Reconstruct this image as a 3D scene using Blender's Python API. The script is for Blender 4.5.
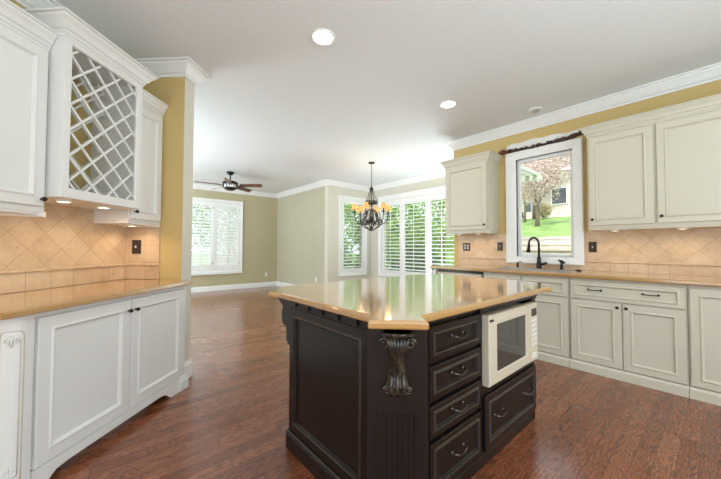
import bpy, bmesh, math, random
from mathutils import Matrix, Vector
random.seed(7)
scn = bpy.context.scene
for o in list(bpy.data.objects): bpy.data.objects.remove(o)
C = scn.collection
# ------------------------------------------------------------------ camera
CH = 1.2
YAW, PITCH, ROLL = math.radians(49.184), math.radians(1.506), math.radians(.186)
F = Vector((math.cos(YAW)*math.cos(PITCH), math.sin(YAW)*math.cos(PITCH), math.sin(PITCH)))
R = Vector((math.sin(YAW), -math.cos(YAW), 0)); U = R.cross(F)
R2 = R*math.cos(ROLL)+U*math.sin(ROLL); U2 = -R*math.sin(ROLL)+U*math.cos(ROLL)
cam = bpy.data.cameras.new('camera'); camo = bpy.data.objects.new('camera', cam); C.objects.link(camo)
cam.sensor_width = 36; cam.lens = 307.16/721*36; cam.clip_start = .02; cam.clip_end = 300
M = Matrix((R2, U2, -F)).transposed().to_4x4(); M.translation = (0, 0, CH)
camo.matrix_world = M; scn.camera = camo
# ------------------------------------------------------------------ world, sun, exposure
scn.view_settings.view_transform = 'Standard'; scn.view_settings.look = 'None'
scn.view_settings.gamma = 1; scn.view_settings.exposure = 0.0
w = bpy.data.worlds.new('world'); scn.world = w; w.use_nodes = True
bg = w.node_tree.nodes['Background']; bg.inputs[0].default_value = (.80, .90, 1, 1); bg.inputs[1].default_value = 3.0
sl = bpy.data.lights.new('sun', 'SUN'); sl.energy = 4.2; sl.angle = math.radians(3); sl.color = (1, .95, .86)
so = bpy.data.objects.new('sun', sl); C.objects.link(so)
so.rotation_euler = Vector((.62, .12, -.78)).to_track_quat('-Z', 'Y').to_euler()
def area(name, loc, d, sx, sy, power, col=(1, 1, 1)):
    l = bpy.data.lights.new(name, 'AREA'); l.shape = 'RECTANGLE'; l.size = sx; l.size_y = sy; l.energy = power; l.color = col
    o = bpy.data.objects.new(name, l); C.objects.link(o); o.location = loc
    o.rotation_euler = Vector(d).to_track_quat('-Z', 'Y').to_euler(); return o
# added fill lamps in invented openings behind the camera and in the west wall
area('fill_rear', (.9, -2.62, 1.45), (-.35, 1, .25), 4.2, 2.2, 19, (.86, .94, 1))
area('fill_side', (-2.82, -1.1, 1.45), (1, 0, .25), 2.4, 2.2, 16, (.90, .95, 1))
area('fill_west', (-3.12, 5.6, 1.5), (1, 0, .25), 5.0, 2.2, 150, (.86, .94, 1))
# added upward fill lamps, no fixtures: behind the camera, stub wall and nook corner
area('fill_up_kitchen', (.6, -1.3, 1.0), (0, 0, 1), 3.4, 1.8, 82, (.72, .91, 1))
area('fill_up_nook', (5.1, 3.25, .5), (0, 0, 1), 1.0, .9, 50, (.80, .93, 1))
area('fill_up_family', (-1.7, 5.2, .8), (0, 0, 1), 2.2, 5.0, 430, (.72, .91, 1))

# ------------------------------------------------------------------ materials
MT = {}
def mat(name, col=(.8, .8, .8), rough=.5, metal=0, coat=0, emit=None, es=1, spec=.5):
    m = bpy.data.materials.new(name); m.use_nodes = True; b = m.node_tree.nodes['Principled BSDF']
    b.inputs['Base Color'].default_value = (*col, 1); b.inputs['Roughness'].default_value = rough
    b.inputs['Metallic'].default_value = metal; b.inputs['Coat Weight'].default_value = coat
    b.inputs['Coat Roughness'].default_value = .08; b.inputs['Specular IOR Level'].default_value = spec
    if emit: b.inputs['Emission Color'].default_value = (*emit, 1); b.inputs['Emission Strength'].default_value = es
    MT[name] = m; return m
class NT:
    def __init__(s, m): s.t = m.node_tree; s.b = s.t.nodes['Principled BSDF']
    def n(s, typ, ins=None, **kw):
        x = s.t.nodes.new(typ)
        for k, v in kw.items(): setattr(x, k, v)
        for k, v in (ins or {}).items():
            if isinstance(v, bpy.types.NodeSocket): s.t.links.new(v, x.inputs[k])
            else: x.inputs[k].default_value = v
        return x
    def m(s, op, a, b=0.0, c=None):
        i = {0: a, 1: b}
        if c is not None: i[2] = c
        return s.n('ShaderNodeMath', i, operation=op).outputs[0]
    def ramp(s, fac, stops):
        r = s.n('ShaderNodeValToRGB', {0: fac}); e = r.color_ramp.elements
        while len(e) < len(stops): e.new(.5)
        for q, (p, c) in zip(e, stops): q.position = p; q.color = (*c, 1)
        return r.outputs[0]
    def mix(s, f, a, b, mode='MIX'):
        x = s.n('ShaderNodeMix', data_type='RGBA', blend_type=mode)
        for i, v in ((0, f), (6, a), (7, b)):
            if isinstance(v, bpy.types.NodeSocket): s.t.links.new(v, x.inputs[i])
            else: x.inputs[i].default_value = v if i == 0 else (*v, 1)
        return x.outputs[2]
    def col(s, c): s.t.links.new(c, s.b.inputs['Base Color'])
    def bump(s, h, d=.002, st=.5):
        b = s.n('ShaderNodeBump', {'Height': h, 'Distance': d, 'Strength': st}); s.t.links.new(b.outputs[0], s.b.inputs['Normal'])
def noisy(name, c1, c2, scale=8, rough=.5, bump=0, stretch=(1, 1, 1), **kw):
    m = mat(name, c1, rough, **kw); t = NT(m)
    tc = t.n('ShaderNodeTexCoord'); mp = t.n('ShaderNodeMapping', {0: tc.outputs['Object'], 'Scale': stretch})
    n = t.n('ShaderNodeTexNoise', {'Vector': mp.outputs[0], 'Scale': scale, 'Detail': 5.})
    t.col(t.ramp(n.outputs[0], [(.35, c1), (.65, c2)]))
    if bump: t.bump(n.outputs[0], bump)
    return m
noisy('wall_tan', (.49, .435, .27), (.505, .45, .282), 3, .7)
noisy('wall_taupe', (.50, .465, .345), (.515, .48, .36), 3, .7)
noisy('wall_beige', (.69, .66, .56), (.70, .67, .57), 3, .7)
noisy('wall_gold', (.60, .445, .18), (.615, .455, .19), 3, .65)
m = noisy('ceiling_paint', (.79, .815, .81), (.81, .835, .83), 60, .8, bump=.004)
mat('trim_white', (.86, .86, .84), .35)
mat('cabinet_white', (.79, .785, .76), .35)
mat('cabinet_cream', (.63, .585, .475), .36)
mat('cabinet_groove', (.55, .48, .36), .5)
mat('shutter_white', (.88, .88, .87), .35)
mat('cord_white', (.85, .85, .84), .5)
noisy('espresso', (.008, .0058, .0058), (.013, .0085, .0078), 14, .30, stretch=(1, 1, .15), spec=.45)
noisy('espresso_worn_highlight', (.016, .012, .011), (.030, .026, .023), 45, .22, spec=.8)  # lighter bead edges: grey wear plus their highlights put into the colour
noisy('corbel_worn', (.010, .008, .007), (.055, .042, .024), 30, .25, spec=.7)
noisy('microwave_cream', (.66, .58, .45), (.67, .59, .46), 5, .3)
mat('microwave_glass', (.05, .048, .042), .06, spec=.8)
mat('display_black', (.01, .01, .01), .15)
mat('black_metal', (.012, .011, .010), .35, .6)
mat('bronze', (.03, .022, .016), .35, .7)
mat('pewter', (.16, .15, .14), .3, 1)
mat('faucet_black', (.02, .018, .016), .28, .6)
mat('iron', (.05, .047, .042), .5, .6)
mat('outlet_brown', (.035, .02, .014), .4)
mat('toggle_grey', (.45, .42, .38), .4)
mat('fan_metal', (.02, .02, .02), .3, .7)
mat('milk_glass', (.9, .9, .88), .3)
mat('sink_steel', (.45, .44, .42), .3, 1)
mat('plastic_white', (.82, .82, .80), .4)
mat('lamp_emit', (1, 1, 1), .5, emit=(1, .93, .82), es=9)
mat('puck_emit', (1, 1, 1), .5, emit=(1, .85, .62), es=7)
mat('chandelier_shade', (.70, .38, .13), .6, emit=(1, .42, .10), es=.42)
mat('valance_cloth', (.82, .81, .78), .8)
noisy('valance_dark', (.10, .04, .025), (.02, .015, .015), 22, .7)
noisy('valance_brown', (.20, .07, .035), (.11, .04, .02), 22, .7)
noisy('fan_wood', (.12, .055, .03), (.18, .085, .045), 6, .3, stretch=(1, 8, 1))
# countertop (honey quartz / solid surface)
def counter(name, a, b, rough):
    m = mat(name, a, rough, coat=1.); t = NT(m); tc = t.n('ShaderNodeTexCoord')
    n = t.n('ShaderNodeTexNoise', {'Vector': tc.outputs['Object'], 'Scale': 140., 'Detail': 4.})
    t.col(t.ramp(n.outputs[0], [(.35, a), (.65, b)]))
    t.b.inputs['Coat Roughness'].default_value = .09; t.b.inputs['Coat IOR'].default_value = 1.75
counter('counter_gold', (.47, .265, .095), (.54, .315, .12), .14)
# oak floor, planks along X
m = mat('oak_floor', (.15, .05, .02), .22); t = NT(m)
tc = t.n('ShaderNodeTexCoord'); ob = tc.outputs['Object']
br = t.n('ShaderNodeTexBrick', {'Vector': ob, 'Color1': (0, 0, 0, 1), 'Color2': (1, 1, 1, 1), 'Mortar': (.5, .5, .5, 1), 'Scale': 1., 'Mortar Size': .0012, 'Brick Width': .95, 'Row Height': .083, 'Bias': 0.})
br.offset = .37; br.offset_frequency = 3
sx = t.n('ShaderNodeSeparateXYZ', {0: ob})
row = t.m('FLOOR', t.m('DIVIDE', sx.outputs[1], .083)); rnd = t.m('MULTIPLY', row, 3.71)
vec = t.n('ShaderNodeCombineXYZ', {0: t.m('ADD', t.m('MULTIPLY', sx.outputs[0], 1.0), rnd), 1: t.m('MULTIPLY', sx.outputs[1], 9.), 2: t.m('MULTIPLY', br.outputs[0], 5.)})
g1 = t.n('ShaderNodeTexNoise', {'Vector': vec.outputs[0], 'Scale': 2.2, 'Detail': 4., 'Distortion': .6})
ring = t.m('SINE', t.m('MULTIPLY', g1.outputs[0], 95.))
vec2 = t.n('ShaderNodeCombineXYZ', {0: t.m('MULTIPLY', sx.outputs[0], 8.), 1: t.m('MULTIPLY', sx.outputs[1], 160.), 2: rnd})
g2 = t.n('ShaderNodeTexNoise', {'Vector': vec2.outputs[0], 'Scale': 1., 'Detail': 5.})
base = t.ramp(br.outputs[0], [(0, (.200, .060, .026)), (.5, (.270, .086, .038)), (1, (.340, .120, .054))])
gr = t.ramp(t.m('ADD', t.m('MULTIPLY', ring, .32), g2.outputs[0]), [(.25, (.50, .45, .42)), (.55, (1, 1, 1)), (.8, (1.18, 1.2, 1.2))])
c = t.mix(1., base, gr, 'MULTIPLY'); c = t.mix(t.m('MULTIPLY', br.outputs[1], .8), c, (.03, .012, .008)); t.col(c)
n3 = t.n('ShaderNodeTexNoise', {'Vector': ob, 'Scale': 3., 'Detail': 3.})
t.t.links.new(t.m('ADD', t.m('MULTIPLY', n3.outputs[0], .12), .20), t.b.inputs['Roughness'])
t.b.inputs['Coat Weight'].default_value = .38; t.b.inputs['Coat Roughness'].default_value = .16
t.bump(t.m('SUBTRACT', t.m('MULTIPLY', g2.outputs[0], .25), br.outputs[1]), .0008, .35)
# travertine tiles, diagonal and straight; local x along the wall, z up
def tiles(name, diag, size):
    m = mat(name, (.62, .48, .33), .45); t = NT(m); tc = t.n('ShaderNodeTexCoord'); s = t.n('ShaderNodeSeparateXYZ', {0: tc.outputs['Object']})
    x, z = s.outputs[0], s.outputs[2]
    if diag:
        a = t.m('MULTIPLY', t.m('ADD', x, z), .7071); b = t.m('MULTIPLY', t.m('SUBTRACT', z, x), .7071)
    else: a, b = x, z
    v = t.n('ShaderNodeCombineXYZ', {0: a, 1: b})
    br = t.n('ShaderNodeTexBrick', {'Vector': v.outputs[0], 'Color1': (0, 0, 0, 1), 'Color2': (1, 1, 1, 1), 'Scale': 1., 'Mortar Size': .0022, 'Mortar Smooth': .3, 'Brick Width': size, 'Row Height': size}); br.offset = 0
    n = t.n('ShaderNodeTexNoise', {'Vector': tc.outputs['Object'], 'Scale': 9., 'Detail': 8., 'Roughness': .65})
    c = t.ramp(n.outputs[0], [(.25, (.46, .31, .18)), (.5, (.62, .44, .285)), (.75, (.72, .56, .39))])
    c = t.mix(.35, c, t.ramp(br.outputs[0], [(0, (.52, .36, .22)), (1, (.76, .60, .42))]))
    p = t.n('ShaderNodeTexNoise', {'Vector': tc.outputs['Object'], 'Scale': 42., 'Detail': 3.})
    c = t.mix(t.ramp(p.outputs[0], [(.69, (0, 0, 0)), (.73, (.7, .7, .7))]), c, (.30, .19, .11))
    c = t.mix(t.m('MULTIPLY', br.outputs[1], .6), c, (.42, .30, .19)); t.col(c)
    t.bump(t.m('MULTIPLY', br.outputs[1], -1.), .003, .6)
tiles('tile_diag', True, .152); tiles('tile_row', False, .152)
noisy('ledge_stone', (.55, .38, .24), (.68, .50, .33), 12, .45)
def glassmat():
    m = bpy.data.materials.new('pane_glass'); m.use_nodes = True; nt = m.node_tree; nt.nodes.clear()
    o = nt.nodes.new('ShaderNodeOutputMaterial'); mx = nt.nodes.new('ShaderNodeMixShader'); tr = nt.nodes.new('ShaderNodeBsdfTransparent'); gl = nt.nodes.new('ShaderNodeBsdfGlossy')
    gl.inputs['Roughness'].default_value = .02; mx.inputs[0].default_value = .06; tr.inputs[0].default_value = (.97, .98, .97, 1)
    nt.links.new(tr.outputs[0], mx.inputs[1]); nt.links.new(gl.outputs[0], mx.inputs[2]); nt.links.new(mx.outputs[0], o.inputs[0]); MT['pane_glass'] = m
glassmat()
noisy('grass', (.13, .25, .05), (.27, .40, .11), 2.5, .9, bump=.02)
noisy('ground_soil', (.42, .36, .27), (.55, .48, .38), 5, .9)
noisy('house_stucco', (.62, .53, .43), (.68, .59, .49), 4, .9)
noisy('roof_shingle', (.16, .13, .11), (.26, .22, .19), 10, .9)
noisy('bark', (.12, .08, .055), (.25, .18, .13), 14, .9)
noisy('pale_stone', (.62, .57, .50), (.76, .71, .64), 6, .9)
mat('dark_window', (.08, .09, .10), .15)
mat('car_paint', (.05, .07, .09), .2)
noisy('leaf_green', (.14, .30, .045), (.38, .55, .12), 9, .6)
noisy('leaf_dark', (.05, .13, .03), (.16, .28, .07), 9, .6)
noisy('leaf_blossom', (.50, .36, .34), (.78, .64, .58), 9, .7)
noisy('leaf_tan', (.45, .36, .22), (.60, .52, .33), 9, .7)
noisy('patio_cover', (.45, .50, .38), (.60, .64, .52), 4, .7)

# ------------------------------------------------------------------ mesh helpers
def off_poly(path, d, closed):
    n = len(path); out = []
    for i in range(n):
        p = Vector(path[i]); a = Vector(path[i-1]) if (closed or i > 0) else None
        b = Vector(path[(i+1) % n]) if (closed or i < n-1) else None
        nn = []
        if a is not None: e = (p-a).normalized(); nn.append(Vector((e.y, -e.x)))
        if b is not None: e = (b-p).normalized(); nn.append(Vector((e.y, -e.x)))
        if len(nn) == 1: out.append(p+nn[0]*d)
        else:
            m_ = (nn[0]+nn[1]); k = m_.length_squared/2
            out.append(p+m_*(d/max(k, .15)) if k > 0 else p+nn[0]*d)
    return out
class MB:
    def __init__(s): s.bm = bmesh.new(); s.mi = 0
    def f(s, vs, sm=False):
        try: q = s.bm.faces.new(vs)
        except ValueError: return
        q.material_index = s.mi; q.smooth = sm
    def loft(s, loops, cap0=True, cap1=True, closed=True, sm=False):
        L = [[s.bm.verts.new(p) for p in l] for l in loops]
        for a, b in zip(L, L[1:]):
            n = len(a)
            for i in range(n if closed else n-1): s.f((a[i], a[(i+1) % n], b[(i+1) % n], b[i]), sm)
        if cap0: s.f(L[0][::-1])
        if cap1: s.f(L[-1])
        return s
    def box(s, x0, x1, y0, y1, z0, z1):
        return s.loft([[(x0, y0, z), (x1, y0, z), (x1, y1, z), (x0, y1, z)] for z in (z0, z1)])
    def rect(s, u0, u1, z0, z1, prof, cap0=True, cap1=True):     # nested rectangles, prof = (inset, v)
        return s.loft([[(u0+i, v, z0+i), (u1-i, v, z0+i), (u1-i, v, z1-i), (u0+i, v, z1-i)] for i, v in prof], cap0, cap1)
    def poly(s, pts, prof):                                       # stacked outlines, prof = (inset, z); pts CCW
        return s.loft([[(p.x, p.y, z) for p in off_poly(pts, -i, True)] for i, z in prof])
    def prism_v(s, pts, v0, v1):                                  # outline in (u,z), extruded in v
        return s.loft([[(a, v, b) for a, b in pts] for v in (v0, v1)])
    def prism_u(s, pts, u0, u1):                                  # outline in (v,z), extruded in u
        return s.loft([[(u, a, b) for a, b in pts] for u in (u0, u1)])
    def sweep(s, path, prof, closed=False):                       # prof = (out, z), out to the right of the path
        offs = {o: off_poly(path, o, closed) for o, _ in prof}
        n = len(path); loops = [[(offs[o][i].x, offs[o][i].y, z) for o, z in prof] for i in range(n)]
        if closed: loops.append(loops[0])
        return s.loft(loops, not closed, not closed)
    def tube(s, pts, r, n=8, caps=True):
        pts = [Vector(p) for p in pts]; rr = r if isinstance(r, (list, tuple)) else [r]*len(pts); loops = []
        up = Vector((0, 0, 1)); prev = None
        for i, p in enumerate(pts):
            d = (pts[min(i+1, len(pts)-1)]-pts[max(i-1, 0)]).normalized()
            if prev is None:
                a = d.cross(up) if abs(d.z) < .95 else d.cross(Vector((1, 0, 0)))
            else: a = prev-d*prev.dot(d)
            a.normalize(); prev = a; b = d.cross(a)
            loops.append([p+(a*math.cos(k*2*math.pi/n)+b*math.sin(k*2*math.pi/n))*rr[i] for k in range(n)])
        return s.loft(loops, caps, caps, sm=True)
    def lathe(s, prof, c=(0, 0, 0), n=16, axis='z', sm=True, cap=True):
        loops = []
        for r, h in prof:
            l = []
            for k in range(n):
                a = k*2*math.pi/n; x, y = r*math.cos(a), r*math.sin(a)
                l.append({'z': (c[0]+x, c[1]+y, c[2]+h), 'y': (c[0]+x, c[1]+h, c[2]+y), 'x': (c[0]+h, c[1]+x, c[2]+y)}[axis])
            loops.append(l)
        return s.loft(loops, cap, cap, sm=sm)
    def build(s, name, mats, parent=None, off=(0, 0, 0), label=None):
        bmesh.ops.recalc_face_normals(s.bm, faces=s.bm.faces)
        me = bpy.data.meshes.new(name)
        if any(off): bmesh.ops.translate(s.bm, verts=s.bm.verts, vec=[-q for q in off])
        s.bm.to_mesh(me); s.bm.free()
        for q in (mats if isinstance(mats, (list, tuple)) else [mats]): me.materials.append(MT[q])
        o = bpy.data.objects.new(name, me); C.objects.link(o)
        if parent is not None: o.parent = parent
        if label: o['label'] = label
        return o
def frame(rot, org=(0, 0)):       # frame: local x right as seen from the room, local y into the wall
    return Matrix.Translation((org[0], org[1], 0)) @ Matrix.Rotation(math.radians(rot), 4, 'Z')
WIN, LEFT, WORLD, PIL = frame(-90), frame(45), frame(0), frame(-45)
class Thing:
    def __init__(s, name, label, cat, fr=WORLD, o=(0, 0, 0), group=None):
        e = bpy.data.objects.new(name, None); C.objects.link(e); e.empty_display_size = .1
        e.matrix_world = fr @ Matrix.Translation(o); e['label'] = label; e['category'] = cat
        if group: e['group'] = group
        s.e = e; s.o = o
    def p(s, name, mb, mats, label=None): return mb.build(name, mats, s.e, s.o, label)
    def sub(s, name, mb, mats, parent, label=None): return mb.build(name, mats, parent, s.o, label)
def single(name, label, cat, mb, mats, fr=WORLD, o=(0, 0, 0), group=None):
    b = mb.build(name, mats, None, o); b.matrix_world = fr @ Matrix.Translation(o); b['label'] = label; b['category'] = cat
    if group: b['group'] = group
    return b
def struct(name, mb, mats, fr=WORLD, parent=None):
    b = mb.build(name, mats, parent)
    if parent is None: b.matrix_world = fr; b['kind'] = 'structure'
    return b
def copy_tree(o, parent=None):
    c = o.copy(); C.objects.link(c)
    if parent is not None: c.parent = parent; c.matrix_parent_inverse = o.matrix_parent_inverse.copy()
    for ch in [q for q in bpy.data.objects if q.parent == o]: copy_tree(ch, c)
    return c
def wall(mb, u0, u1, z0, z1, v0, v1, holes=()):
    us = sorted({u0, u1, *[h[0] for h in holes], *[h[1] for h in holes]}); zs = sorted({z0, z1, *[h[2] for h in holes], *[h[3] for h in holes]})
    for a, b in zip(us, us[1:]):
        for c_, d in zip(zs, zs[1:]):
            if any(h[0] <= a and b <= h[1] and h[2] <= c_ and d <= h[3] for h in holes): continue
            mb.box(a, b, v0, v1, c_, d)
    bmesh.ops.remove_doubles(mb.bm, verts=mb.bm.verts, dist=1e-5)
    return mb
H = 2.86
W = 4.28
# ------------------------------------------------------------------ room shell
S2 = 2**-.5
def D(c, t): return ((c+t)*S2, (t-c)*S2)      # left-run coordinates (across, along) to world
struct('floor', MB().box(-3.3, 6.0, -2.9, 9.3, -.12, 0), 'oak_floor')
struct('ceiling', MB().box(-3.3, 6.0, -2.9, 9.3, H, H+.15), 'ceiling_paint')
KW = (-1.745, -1.095, 1.09, 2.385)               # kitchen window opening (u = -y)
struct('wall_kitchen', wall(MB(), -2.70, 2.62, 0, H, W, W+.14, [KW]), 'wall_gold', WIN)
NK = (-5.72, -3.52, .58, 2.40)
struct('wall_nook_east', wall(MB(), -6.37, -2.56, 0, H, 5.71, 5.85, [NK]), 'wall_beige', WIN)
struct('wall_nook_south', MB().box(4.42, 5.71, 2.56, 2.70, 0, H), 'wall_beige')
struct('wall_nook_north', wall(MB(), 4.32, 5.71, 0, H, 6.23, 6.37, [(4.78, 5.46, .60, 2.40)]), 'wall_beige')
struct('wall_family_east', MB().box(4.32, 4.46, 6.37, 9.14, 0, H), 'wall_taupe')
struct('wall_family_north', wall(MB(), -3.14, 4.32, 0, H, 9.0, 9.14, [(1.78, 3.14, .60, 2.42)]), 'wall_tan')
WW = (-8.1, -3.1, .4, 2.6)
struct('wall_family_west', wall(MB(), 1.0, 9.0, 0, H, 3.0, 3.14, [(3.1, 8.1, .4, 2.6)]), 'wall_tan', frame(90))
# left wall of the kitchen (45 degrees) and its stub
ux = -2.31
struct('wall_left', MB().box(-1.20, 2.62, 2.31, 2.45, 0, H), 'wall_gold', LEFT)
mb = MB(); mb.box(2.62, 2.76, 1.79, 3.6, 0, H)
mb.bm.faces.ensure_lookup_table()
for f_ in mb.bm.faces:
    n_ = f_.calc_center_median()
    f_.material_index = 0 if abs(n_.x-2.62) < .01 else 1
struct('wall_stub', mb, ['wall_gold', 'wall_beige'], LEFT)
a_ = D(-2.45, -1.2)
struct('wall_southwest', wall(MB(), -2.4, -.0, 0, H, 2.56, 2.70, [(-2.3, -.1, .35, 2.55)]), 'wall_gold', frame(90, (0, .1)))
struct('wall_south', wall(MB(), -2.70, 4.28, 0, H, -2.62+.0, -2.48, [(-1.25, 3.05, .35, 2.55)]), 'wall_gold')
# ------------------------------------------------------------------ crown and baseboards
def crown(path, z=H, d=.12, o=.105):
    pr = [(0, z-d), (.012, z-d), (.014, z-d+.018), (.03, z-d+.028), (o*.62, z-.045), (o*.78, z-.030), (o*.80, z-.018), (o, z-.014), (o, z-.001), (0, z-.001)]
    return MB().sweep(path, pr)
def bboard(path, h=.14):
    return MB().sweep(path, [(0, 0.001), (.018, 0.001), (.018, h-.03), (.012, h-.02), (.008, h), (0, h)])
# path direction chosen so that "right of path" is the room
struct('trim_1', crown([(W, 2.70), (W, -2.48)]), 'trim_white')
struct('trim_2', crown([(5.71, 6.23), (5.71, 2.70)]), 'trim_white')
struct('trim_3', crown([(-3.0, 9.0), (4.32, 9.0), (4.32, 6.23), (5.71, 6.23)]), 'trim_white')
struct('trim_4', crown([D(-2.31, -1.), D(-2.31, 2.62), D(-1.79, 2.62), D(-1.79, 2.76), D(-3.5, 2.76)]), 'trim_white')
struct('trim_5', crown([(5.71, 2.70), (W, 2.70)]), 'trim_white')
struct('baseboard_north', bboard([(-3.0, 9.0), (4.32, 9.0), (4.32, 6.23), (5.71, 6.23), (5.71, 2.70)]), 'trim_white')
struct('baseboard_stub', bboard([D(-1.79, 2.63), D(-1.79, 2.76), D(-3.5, 2.76)], .16), 'trim_white')

# ------------------------------------------------------------------ windows
def win_root(name):
    e = bpy.data.objects.new(name, None); C.objects.link(e); e['kind'] = 'structure'; return e
def casing(u0, u1, z0, z1, iu0, iu1, iz0, iz1, v, th=.03, bead=True):
    mb = MB(); P = [(u0, u1, z0, z1, v), (u0, u1, z0, z1, v-th), (u0+.012, u1-.012, z0+.012, z1-.012, v-th-.008), (iu0-.012, iu1+.012, iz0-.012, iz1+.012, v-th+.008), (iu0, iu1, iz0, iz1, v-th+.010), (iu0, iu1, iz0, iz1, v+.10)]
    mb.loft([[(a, q, c_), (b, q, c_), (b, q, d), (a, q, d)] for a, b, c_, d, q in P], False, False); return mb
def shutter(root, u0, u1, z0, z1, v, tilt, pitch=.083, fr=.05, top=.09, bot=.09, rod=None, hinge=True):
    """one plantation shutter panel: frame with stiles and rails, louvers, tilt rod"""
    mb = MB()
    mb.box(u0, u0+fr, v-.014, v+.014, z0, z1); mb.box(u1-fr, u1, v-.014, v+.014, z0, z1)
    mb.box(u0+fr, u1-fr, v-.014, v+.014, z0, z0+bot); mb.box(u0+fr, u1-fr, v-.014, v+.014, z1-top, z1)
    p = mb.build('shutter_panel', 'shutter_white', root)
    lo = MB(); n = int((z1-top-z0-bot)/pitch); step = (z1-top-z0-bot)/n; hw = .043
    ct_, st_ = math.cos(tilt), math.sin(tilt)
    for i in range(n):
        zc = z0+bot+step*(i+.5); pts = []
        for a, b in ((-hw, 0), (-hw*.6, .004), (0, .0055), (hw*.6, .004), (hw, 0), (hw*.6, -.004), (0, -.0055), (-hw*.6, -.004)):
            pts.append((v+a*ct_-b*st_, zc+a*st_+b*ct_))
        lo.prism_u(pts, u0+fr+.002, u1-fr-.002)
    lo.build('louvers', 'shutter_white', p)
    r = (u0+u1)/2 if rod is None else rod
    MB().box(r-.006, r+.006, v-hw*ct_-.012, v-hw*ct_-.002, z0+bot+.03, z1-top-.03).build('tilt_rod', 'shutter_white', p)
    if hinge:
        hb = MB()
        for zz in (z0+.15, z1-.18): hb.box(u1-.004, u1+.010, v-.022, v-.012, zz, zz+.05)
        hb.build('hinge', 'pewter', p)
# kitchen window
w1 = win_root('window_1'); w1.matrix_world = WIN
casing(-1.875, -.993, 1.0, 2.49, -1.745, -1.095, 1.09, 2.385, W, .035).build('window_frame', 'trim_white', w1)
mb = MB(); mb.loft([[(a, q, c_), (b, q, c_), (b, q, d), (a, q, d)] for a, b, c_, d, q in ((-1.745, -1.095, 1.09, 2.385, W+.05), (-1.745, -1.095, 1.09, 2.385, W+.03), (-1.705, -1.135, 1.125, 2.345, W+.03), (-1.70, -1.14, 1.13, 2.34, W+.05))], False, False)
mb.build('sash', 'trim_white', w1)
MB().box(-1.72, -1.12, W+.050, W+.054, 1.10, 2.37).build('pane', 'pane_glass', w1)
mb = MB(); mb.box(-1.42, -1.16, W+.018, W+.030, 1.105, 1.113); mb.box(-1.43, -1.41, W+.012, W+.030, 1.10, 1.135); mb.box(-1.18, -1.15, W+.012, W+.030, 1.10, 1.12)
mb.build('sash_lock', 'plastic_white', w1)
# nook east window with three shutters
w2 = win_root('window_2'); w2.matrix_world = WIN
casing(-5.86, -3.40, .46, 2.545, -5.76, -3.50, .56, 2.42, 5.71, .03).build('window_frame', 'trim_white', w2)
for a, b in ((-5.75, -5.06), (-5.02, -4.28), (-4.24, -3.51)): shutter(w2, a, b, .57, 2.41, 5.715, .28, top=.15, bot=.06, hinge=False, fr=.06, rod=(a+b)/2+.0)
for a in (-5.06, -4.28): MB().box(a, a+.04, 5.69, 5.75, .57, 2.41).build('mullion', 'trim_white', w2)
MB().box(-5.74, -3.51, 5.80, 5.806, .57, 2.41).build('pane', 'pane_glass', w2)
# nook north window
w3 = win_root('window_3')
casing(4.645, 5.585, .46, 2.535, 4.745, 5.49, .565, 2.43, 6.23, .03).build('window_frame', 'trim_white', w3)
shutter(w3, 4.75, 5.485, .57, 2.425, 6.235, .25, top=.09, bot=.09, hinge=False, fr=.06)
MB().box(4.75, 5.485, 6.32, 6.326, .57, 2.425).build('pane', 'pane_glass', w3)
# family room north window
w4 = win_root('window_4')
casing(1.68, 3.235, .49, 2.52, 1.765, 3.15, .575, 2.44, 9.0, .03).build('window_frame', 'trim_white', w4)
shutter(w4, 1.77, 2.43, .58, 2.435, 9.005, .85, top=.10, bot=.12)
shutter(w4, 2.485, 3.145, .58, 2.435, 9.005, 1.15, top=.10, bot=.12)
MB().box(2.43, 2.485, 8.985, 9.05, .58, 2.435).build('mullion', 'trim_white', w4)
MB().box(1.77, 3.145, 9.09, 9.096, .58, 2.435).build('pane', 'pane_glass', w4)
MB().box(1.66, 3.25, 8.945, 9.0, .455, .487).build('window_sill', 'trim_white', w4)
# frames of added windows out of view, invented to hold the fill lamps
for k, (fr_, u0, u1, v) in enumerate(((WORLD, -1.25, 3.05, -2.50), (frame(90, (0, .1)), -2.3, -.1, 2.60), (frame(90), 3.1, 8.1, 3.06))):
    e = win_root('window_%d' % (5+k)); e.matrix_world = fr_
    mb = MB(); n = 3
    for i in range(n+1):
        x = u0+(u1-u0)*i/n; mb.box(max(u0, x-.035), min(u1, x+.035), v, v+.05, .37 if k < 2 else .42, 2.53)
    mb.build('window_frame', 'trim_white', e)

# ------------------------------------------------------------------ backsplash
Zc = .945; Zl = .91
BS = [('trim_6', WIN, -2.615, -1.875, W, 1.39), ('trim_7', WIN, -.993, 1.0, W, 1.39)]
for nm, fr_, a, b, v, zt in BS:
    mb = MB(); mb.box(a, b, v-.012, v, 1.058, zt); mb.mi = 1; mb.box(a, b, v-.012, v, Zc+.001, 1.040); mb.mi = 2
    mb.prism_u([(v, 1.040), (v-.018, 1.040), (v-.024, 1.045), (v-.024, 1.054), (v-.018, 1.058), (v, 1.058)], a, b)
    struct(nm, mb, ['tile_diag', 'tile_row', 'ledge_stone'], fr_)
mb = MB(); mb.mi = 1; mb.box(-1.875, -.993, W-.012, W, Zc+.001, 1.0); struct('trim_8', mb, ['tile_diag', 'tile_row'], WIN)
mb = MB(); v = 2.31; mb.box(.5, 2.608, v-.012, v, 1.050, 1.505); mb.mi = 1; mb.box(.5, 2.608, v-.012, v, Zl+.001, 1.032); mb.mi = 2
mb.prism_u([(v, 1.032), (v-.018, 1.032), (v-.024, 1.037), (v-.024, 1.046), (v-.018, 1.050), (v, 1.050)], .5, 2.608)
struct('trim_9', mb, ['tile_diag', 'tile_row', 'ledge_stone'], LEFT)
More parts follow.
